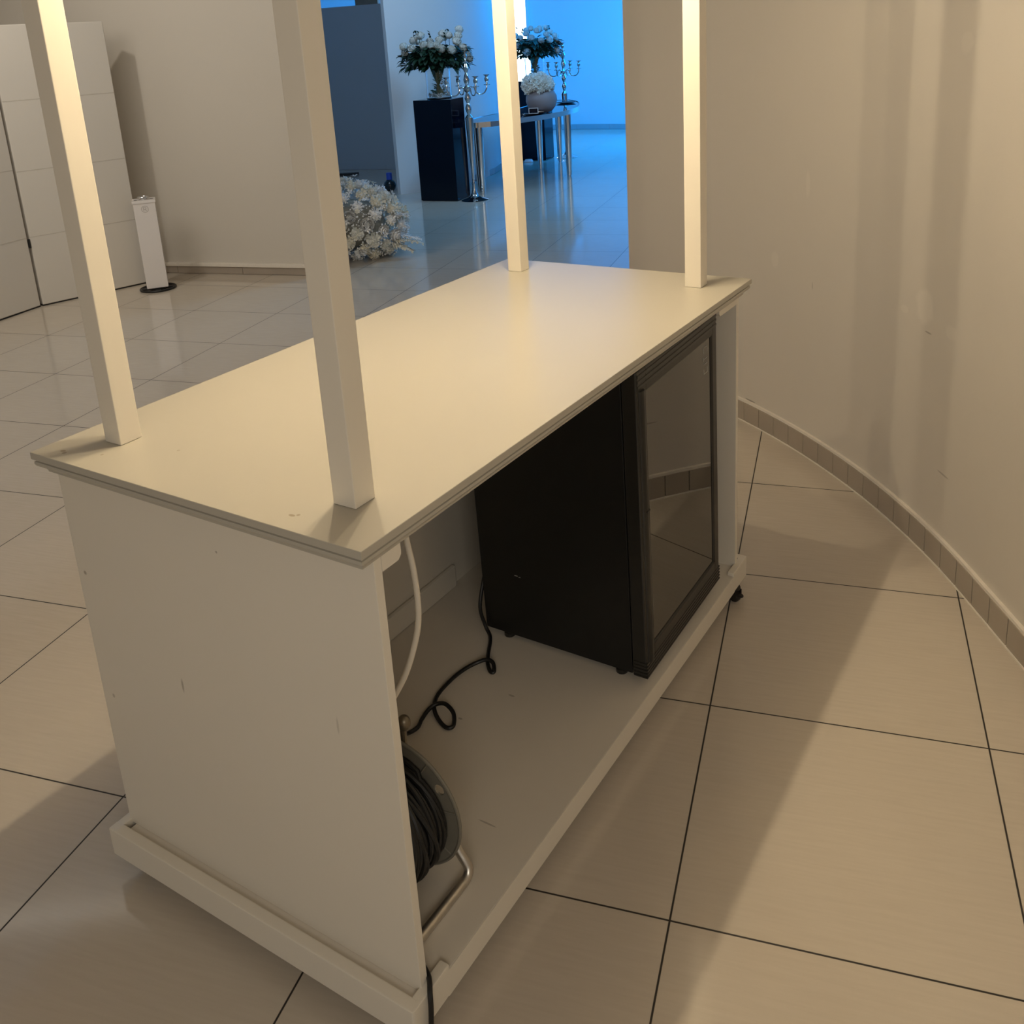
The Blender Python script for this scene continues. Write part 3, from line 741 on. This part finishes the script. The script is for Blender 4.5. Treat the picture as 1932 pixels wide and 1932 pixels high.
def bouquet(base, rz, label, seed, spots_):
    """rose bouquet; base point = vase rim centre; spots: (x, z, y) offsets of the blooms"""
    e = empty('rose_bouquet', base, rz, label, 'bouquet', 'white rose bouquets in glass vases')
    q = random.Random(seed)
    b = MB()
    b.ball((0, 0, .085), .20, sub=3, scale=(1.25, .8, .42), jit=.08)
    for k in range(900):
        a = q.uniform(0, 2*PI); rr_ = .33*math.sqrt(q.random()); z = q.uniform(-.03, .17) - .25*rr_ + .35*rr_*rr_
        p = Vector((rr_*math.cos(a), rr_*math.sin(a)*.65, z+.02))
        d = Vector((math.cos(a), math.sin(a), q.uniform(-.5, .7)))
        leaf(b.bm, p, d, q.uniform(.045, .085), q.uniform(.035, .06), q.uniform(0, .8))
    for k in range(7):
        a = q.uniform(0, 2*PI); p = Vector((.22*math.cos(a), .12*math.sin(a), .24)); b.tube([p-Vector((0, 0, .12)), p+Vector((0, 0, .05))], .0025, n=5)
        for j in range(3): leaf(b.bm, p+Vector((0, 0, .03*j-.01)), Vector((q.uniform(-1, 1), q.uniform(-1, 1), .8)), .04, .022, 0)
    b.build('foliage', M_leaf, e, smooth=False)
    b = MB()
    for k in range(44):
        a = q.uniform(0, 2*PI); r0 = q.uniform(.01, .055); r1 = q.uniform(.03, .11)
        b.tube([(r0*math.cos(a+2.5), r0*math.sin(a+2.5), -.30), (.5*r0*math.cos(a), .5*r0*math.sin(a), -.17), (.085*q.uniform(.6, 1)*math.cos(a), .085*q.uniform(.6, 1)*math.sin(a), -.01), (r1*1.6*math.cos(a), r1*1.2*math.sin(a), .08)], .004, n=6)
    for k in range(190):
        a = q.uniform(0, 2*PI); z = q.uniform(-.30, .0); r0 = .03+.05*abs(z+.15)/.15*q.random()
        leaf(b.bm, Vector((r0*math.cos(a), r0*math.sin(a), z)), Vector((math.cos(a), math.sin(a), .8)), .035, .022, .2)
    b.build('stems', M_stem, e, smooth=False)
    for i, (x, yv, z) in enumerate(spots_):
        d = Vector((x*1.3, yv*1.3-.25, .35+z*1.2)).normalized()
        inst('rose', ROSES[i % 3], e, (x, yv, z), d, q.uniform(1.2, 1.5), q.uniform(0, 6))
    return e
def vase(base, label):
    e = empty('glass_vase', base, 0, label, 'vase', 'clear glass vases on the black pedestals')
    b = MB(); b.lathe([(.004, 0), (.122, 0), (.126, .004), (.123, .12), (.124, .24), (.130, .345), (.127, .345), (.120, .24), (.119, .12), (.121, .014), (.004, .012)], n=48); b.build('body', M_glass, e)
    return e
def pebbles(base, label):
    b = MB(); q = random.Random(5)
    for k in range(110):
        a = q.uniform(0, 2*PI); r = .105*math.sqrt(q.random())
        b.ball((base[0]+r*math.cos(a), base[1]+r*math.sin(a), base[2]+.022+q.uniform(0, .035)), q.uniform(.008, .013), sub=1, scale=(1, 1, .7))
    tag(b.build('pebbles', M_pebble), label, 'pebbles', kind='stuff')
V1 = (-.60, 9.86, 1.0)
sp1 = [(-.30, -.08, .16), (-.29, -.02, .10), (-.22, -.14, .14), (-.20, -.03, .21), (-.13, -.05, .25), (-.11, -.16, .165), (-.045, -.18, .16), (-.04, .04, .19), (.015, -.17, .155), (.045, -.14, .205), (.055, -.19, .12),
       (.09, -.02, .255), (.14, -.06, .24), (.15, -.20, .105), (.21, -.12, .18), (.23, -.10, .235), (.25, 0, .29), (.27, -.14, .12), (.30, -.10, .06), (.32, -.04, .015), (.10, .12, .22), (-.15, .12, .2), (.22, .10, .2), (-.24, .10, .14)]
bouquet((V1[0], V1[1], 1.345), R(6), 'bouquet of cream roses in the vase on the nearer black pedestal', 11, [(a-.01, c, z+.005) for a, c, z in sp1])
vase(V1, 'clear glass vase with stems on the nearer black pedestal')
pebbles(V1, 'white pebbles at the bottom of the vase on the nearer pedestal')
V2 = (.47, 12.68, 1.0)
sp2 = [(-.22, -.10, .17), (-.16, -.16, .22), (-.07, -.10, .28), (-.02, -.17, .25), (.04, -.12, .27), (-.10, -.18, .17), (.02, -.20, .13), (.10, -.18, .2), (.13, -.2, .13), (.19, -.10, .22), (.22, -.16, .18), (.15, -.04, .28), (.27, -.08, .13), (.32, -.06, .09), (.30, 0, .17), (-.26, -.1, .08),
       (-.17, -.19, .0), (.24, -.15, .0), (-.05, .1, .26), (.12, .12, .25), (-.2, .1, .2)]
bouquet((V2[0], V2[1], 1.345), R(20), 'bouquet of cream roses in the vase on the farther black pedestal', 23, sp2)
vase(V2, 'clear glass vase with stems on the farther black pedestal')
pebbles(V2, 'white pebbles at the bottom of the vase on the farther pedestal')

# round pot with a ball of white blooms on the table
PP = (.445, 10.56, .7525)
b = MB(); b.lathe([(.004, 0), (.075, 0), (.11, .012), (.15, .06), (.168, .12), (.165, .17), (.14, .215), (.10, .24), (.085, .245), (.075, .24), (.07, .2), (.004, .19)], c=PP, n=44)
tag(b.build('round_pot', M_ceramic), 'round grey ceramic pot standing on the curved chrome table', 'pot')
e = empty('bloom_ball', (PP[0]-.035, PP[1]-.02, PP[2]+.285), 0, 'loose ball of creamy white blooms filling the round grey pot', 'flowers')
RUF = [ruffle_mesh(.062, s, M_rose) for s in (1, 2)]
q = random.Random(9)
for k in range(26):
    z = 1-1.5*(k+.5)/26; a = k*2.39996; d = Vector((math.sqrt(max(0, 1-z*z))*math.cos(a), math.sqrt(max(0, 1-z*z))*math.sin(a), z))
    inst('bloom', RUF[k % 2], e, (d.x*.125, d.y*.12, d.z*.085-.0), d, q.uniform(.85, 1.1), q.uniform(0, 6))
b = MB(); b.ball((0, 0, -.01), .10, sub=2, scale=(1.1, 1, .8)); b.build('core', M_rose, e)

# small things on the table
tr = MB(); tr.lathe([(.004, 0), (.12, 0), (.135, .008), (.138, .012), (.12, .006), (.004, .005)], c=(.36, 10.35, .7525), n=40)
tag(tr.build('serving_tray', M_gloss), 'dark round tray lying on the chrome table in front of the pot', 'tray')
e = empty('card_holder', (.345, 10.33, .7590), R(-12), 'small white framed card holder standing on the dark tray', 'card holder')
b = MB(); b.box((-.052, -.008, 0), (.052, .008, .007), bev=.002); b.box((-.052, -.004, .005), (-.044, .004, .058), bev=.002); b.box((.044, -.004, .005), (.052, .004, .058), bev=.002); b.box((-.052, -.004, .052), (.052, .004, .060), bev=.002)
b.build('frame', M_whitepaint, e)
b = MB(); b.box((-.044, -.001, .007), (.044, .001, .052)); b.build('card', M_gloss, e, smooth=False)
b = MB(); b.box((.395, 10.36, .7605), (.455, 10.42, .778), bev=.004); tag(b.build('small_box', M_silver), 'tiny silvery box lying on the dark tray beside the card holder', 'box')
b = MB(); b.lathe([(.004, 0), (.09, 0), (.115, .008), (.118, .012), (.10, .008), (.004, .006)], c=(.785, 11.75, .7525), n=36)
tag(b.build('black_plate', M_black), 'flat black plate at the far end of the chrome table', 'plate')
# bluish floor light behind the leg of the table
b = MB(); b.lathe([(.004, 0), (.055, 0), (.060, .01), (.045, .035), (.004, .04)], c=(.32, 12.38, 0), n=24)
tag(b.build('floor_spotlight', M_whitepaint), 'small white puck light on the floor in front of the farther pedestal', 'light')
# dark flask with blue cap by the fin wall, black block on the floor
e = empty('dark_flask', (-1.265, 10.62, 0), 0, 'round dark flask with a blue cap on the floor by the fin wall', 'flask')
b = MB(); b.lathe([(.004, 0), (.035, .001), (.060, .025), (.068, .06), (.060, .095), (.035, .118), (.024, .125)], n=32); b.build('body', mat('dark_green_plastic', (.01, .02, .025), .2), e)
b = MB(); b.lathe([(.028, .122), (.032, .126), (.032, .195), (.027, .2)], n=24); b.build('cap', M_bluep, e)
b = MB(); b.box((-2.15, 12.14, 0), (-1.83, 12.22, .028), bev=.004)
tag(b.build('floor_block', M_black), 'flat black block lying on the floor below the slate partition', 'block')

# ------------------------------------------------------------------ big white floor arrangement
FB = Vector((-1.16, 7.30, 0))
bush = empty('floral_arrangement', FB, 0, 'large bushy arrangement of white flowers standing on the floor behind the near post', 'flowers')
q = random.Random(31)
b = MB(); b.box((-.16, -.20, 0), (-.045, .10, .10), bev=.004); b.build('base_box', M_whitepaint, bush)
b = MB(); b.ball((-.03, 0, .25), .20, sub=3, scale=(1.3, 1.0, .95), jit=.04); b.build('core', M_dryc, bush)
def surf(u, v):
    """point and normal on the lumpy bush"""
    z = v; a = u
    d = Vector((math.sqrt(max(0, 1-z*z))*math.cos(a), math.sqrt(max(0, 1-z*z))*math.sin(a), z))
    p = Vector((d.x*.355, d.y*.28, .275+d.z*.27))
    # taller on the left, drooping on the right
    p.z += max(0, -p.x)*.25 - max(0, p.x)*.14; return p, d
BIG = [rose_mesh(.055, s, M_petal, 'white_rose') for s in (5, 6)]
DRY = [ruffle_mesh(.034, 4, M_dry, 'dried_bloom', 40), ruffle_mesh(.030, 8, M_petal, 'small_bloom', 40)]
STAR = [star_mesh(.030, M_petal), star_mesh(.026, M_dry, 6)]
k = 0
for i in range(96):
    v = 1-1.95*(i+.5)/96; p, d = surf(i*2.39996, v)
    if p.z < .04: p.z = .04+q.random()*.04
    s_ = q.uniform(.8, 1.15)
    if i % 4 == 0: inst('white_rose', BIG[(i//4) % 2], bush, p*1.0, d, s_*1.15, q.uniform(0, 6))
    elif i % 4 == 1: inst('carnation', RUF[i % 2], bush, p, d, s_*.95, q.uniform(0, 6))
    else: inst('dried_bloom', DRY[i % 2], bush, p+d*.015, d, s_*1.65, q.uniform(0, 6))
for i in range(99):
    v = 1-1.8*(i+.5)/99; p, d = surf(i*2.39996+1.1, v)
    if p.z < .05: p.z = .05+q.random()*.05
    inst('star_flower', STAR[i % 2], bush, p+d*q.uniform(.03, .075), (d+Vector((q.uniform(-.5, .5), q.uniform(-.5, .5), q.uniform(-.5, .5)))).normalized(), q.uniform(.7, 1.2), q.uniform(0, 6))
# gypsophila froth: uncountable tiny flowers
b = MB()
for i in range(1500):
    p, d = surf(q.uniform(0, 2*PI), q.uniform(-.95, 1)); p = p+d*q.uniform(.01, .055)
    if p.z < .02: continue
    s_ = q.uniform(.004, .009)
    t_ = Vector((q.uniform(-1, 1), q.uniform(-1, 1), q.uniform(-1, 1))).normalized(); u_ = t_.orthogonal().normalized(); w_ = t_.cross(u_)
    vs = [b.bm.verts.new(p+u_*s_), b.bm.verts.new(p+w_*s_), b.bm.verts.new(p-u_*s_), b.bm.verts.new(p-w_*s_), b.bm.verts.new(p+t_*s_), b.bm.verts.new(p-t_*s_)]
    for f in ((0, 1, 4), (1, 2, 4), (2, 3, 4), (3, 0, 4), (1, 0, 5), (2, 1, 5), (3, 2, 5), (0, 3, 5)): b.bm.faces.new([vs[j] for j in f])
o = b.build('gypsophila', M_petal, bush, smooth=False); o['kind'] = 'stuff'
# feathery sprays that stick out
def spray(p0, d, ln, m, dens=40, wd=.05):
    b = MB(); d = d.normalized(); pts = []
    for i in range(9):
        t_ = i/8; pts.append(p0+d*ln*t_-Vector((0, 0, 1))*ln*.25*t_*t_)
    b.tube(pts, .003, n=6, rf=lambda t_: .0035*(1-.7*t_))
    for i in range(dens):
        t_ = .15+.85*i/dens; c = p0+d*ln*t_-Vector((0, 0, 1))*ln*.25*t_*t_
        for s_ in (-1, 1):
            sd = d.cross(Vector((0, 0, 1))).normalized()*s_ + d*.7 + Vector((0, 0, q.uniform(-.4, .6)))
            leaf(b.bm, c, sd, wd*(1.3-t_*.75)*q.uniform(.7, 1.15), .013, .3)
    b.build('feather_spray', m, bush, smooth=False)
spray(Vector((.24, -.12, .30)), Vector((1, -.2, .35)), .20, M_petal, wd=.06)
spray(Vector((.26, -.14, .13)), Vector((1, -.1, .12)), .26, M_dry)
spray(Vector((.25, -.15, .12)), Vector((1, -.3, -.10)), .20, M_dry)
spray(Vector((.24, -.10, .17)), Vector((1, -.05, .05)), .26, M_petal)
spray(Vector((-.05, -.05, .52)), Vector((.5, 0, 1)), .12, M_petal)
spray(Vector((-.20, -.10, .50)), Vector((-.3, 0, 1)), .16, M_petal)
spray(Vector((.05, -.22, .10)), Vector((.2, -1, -.1)), .10, M_petal)
spray(Vector((-.05, -.24, .10)), Vector((-.1, -1, -.1)), .10, M_petal)
spray(Vector((-.30, -.10, .25)), Vector((-1, -.2, .1)), .2, M_petal)
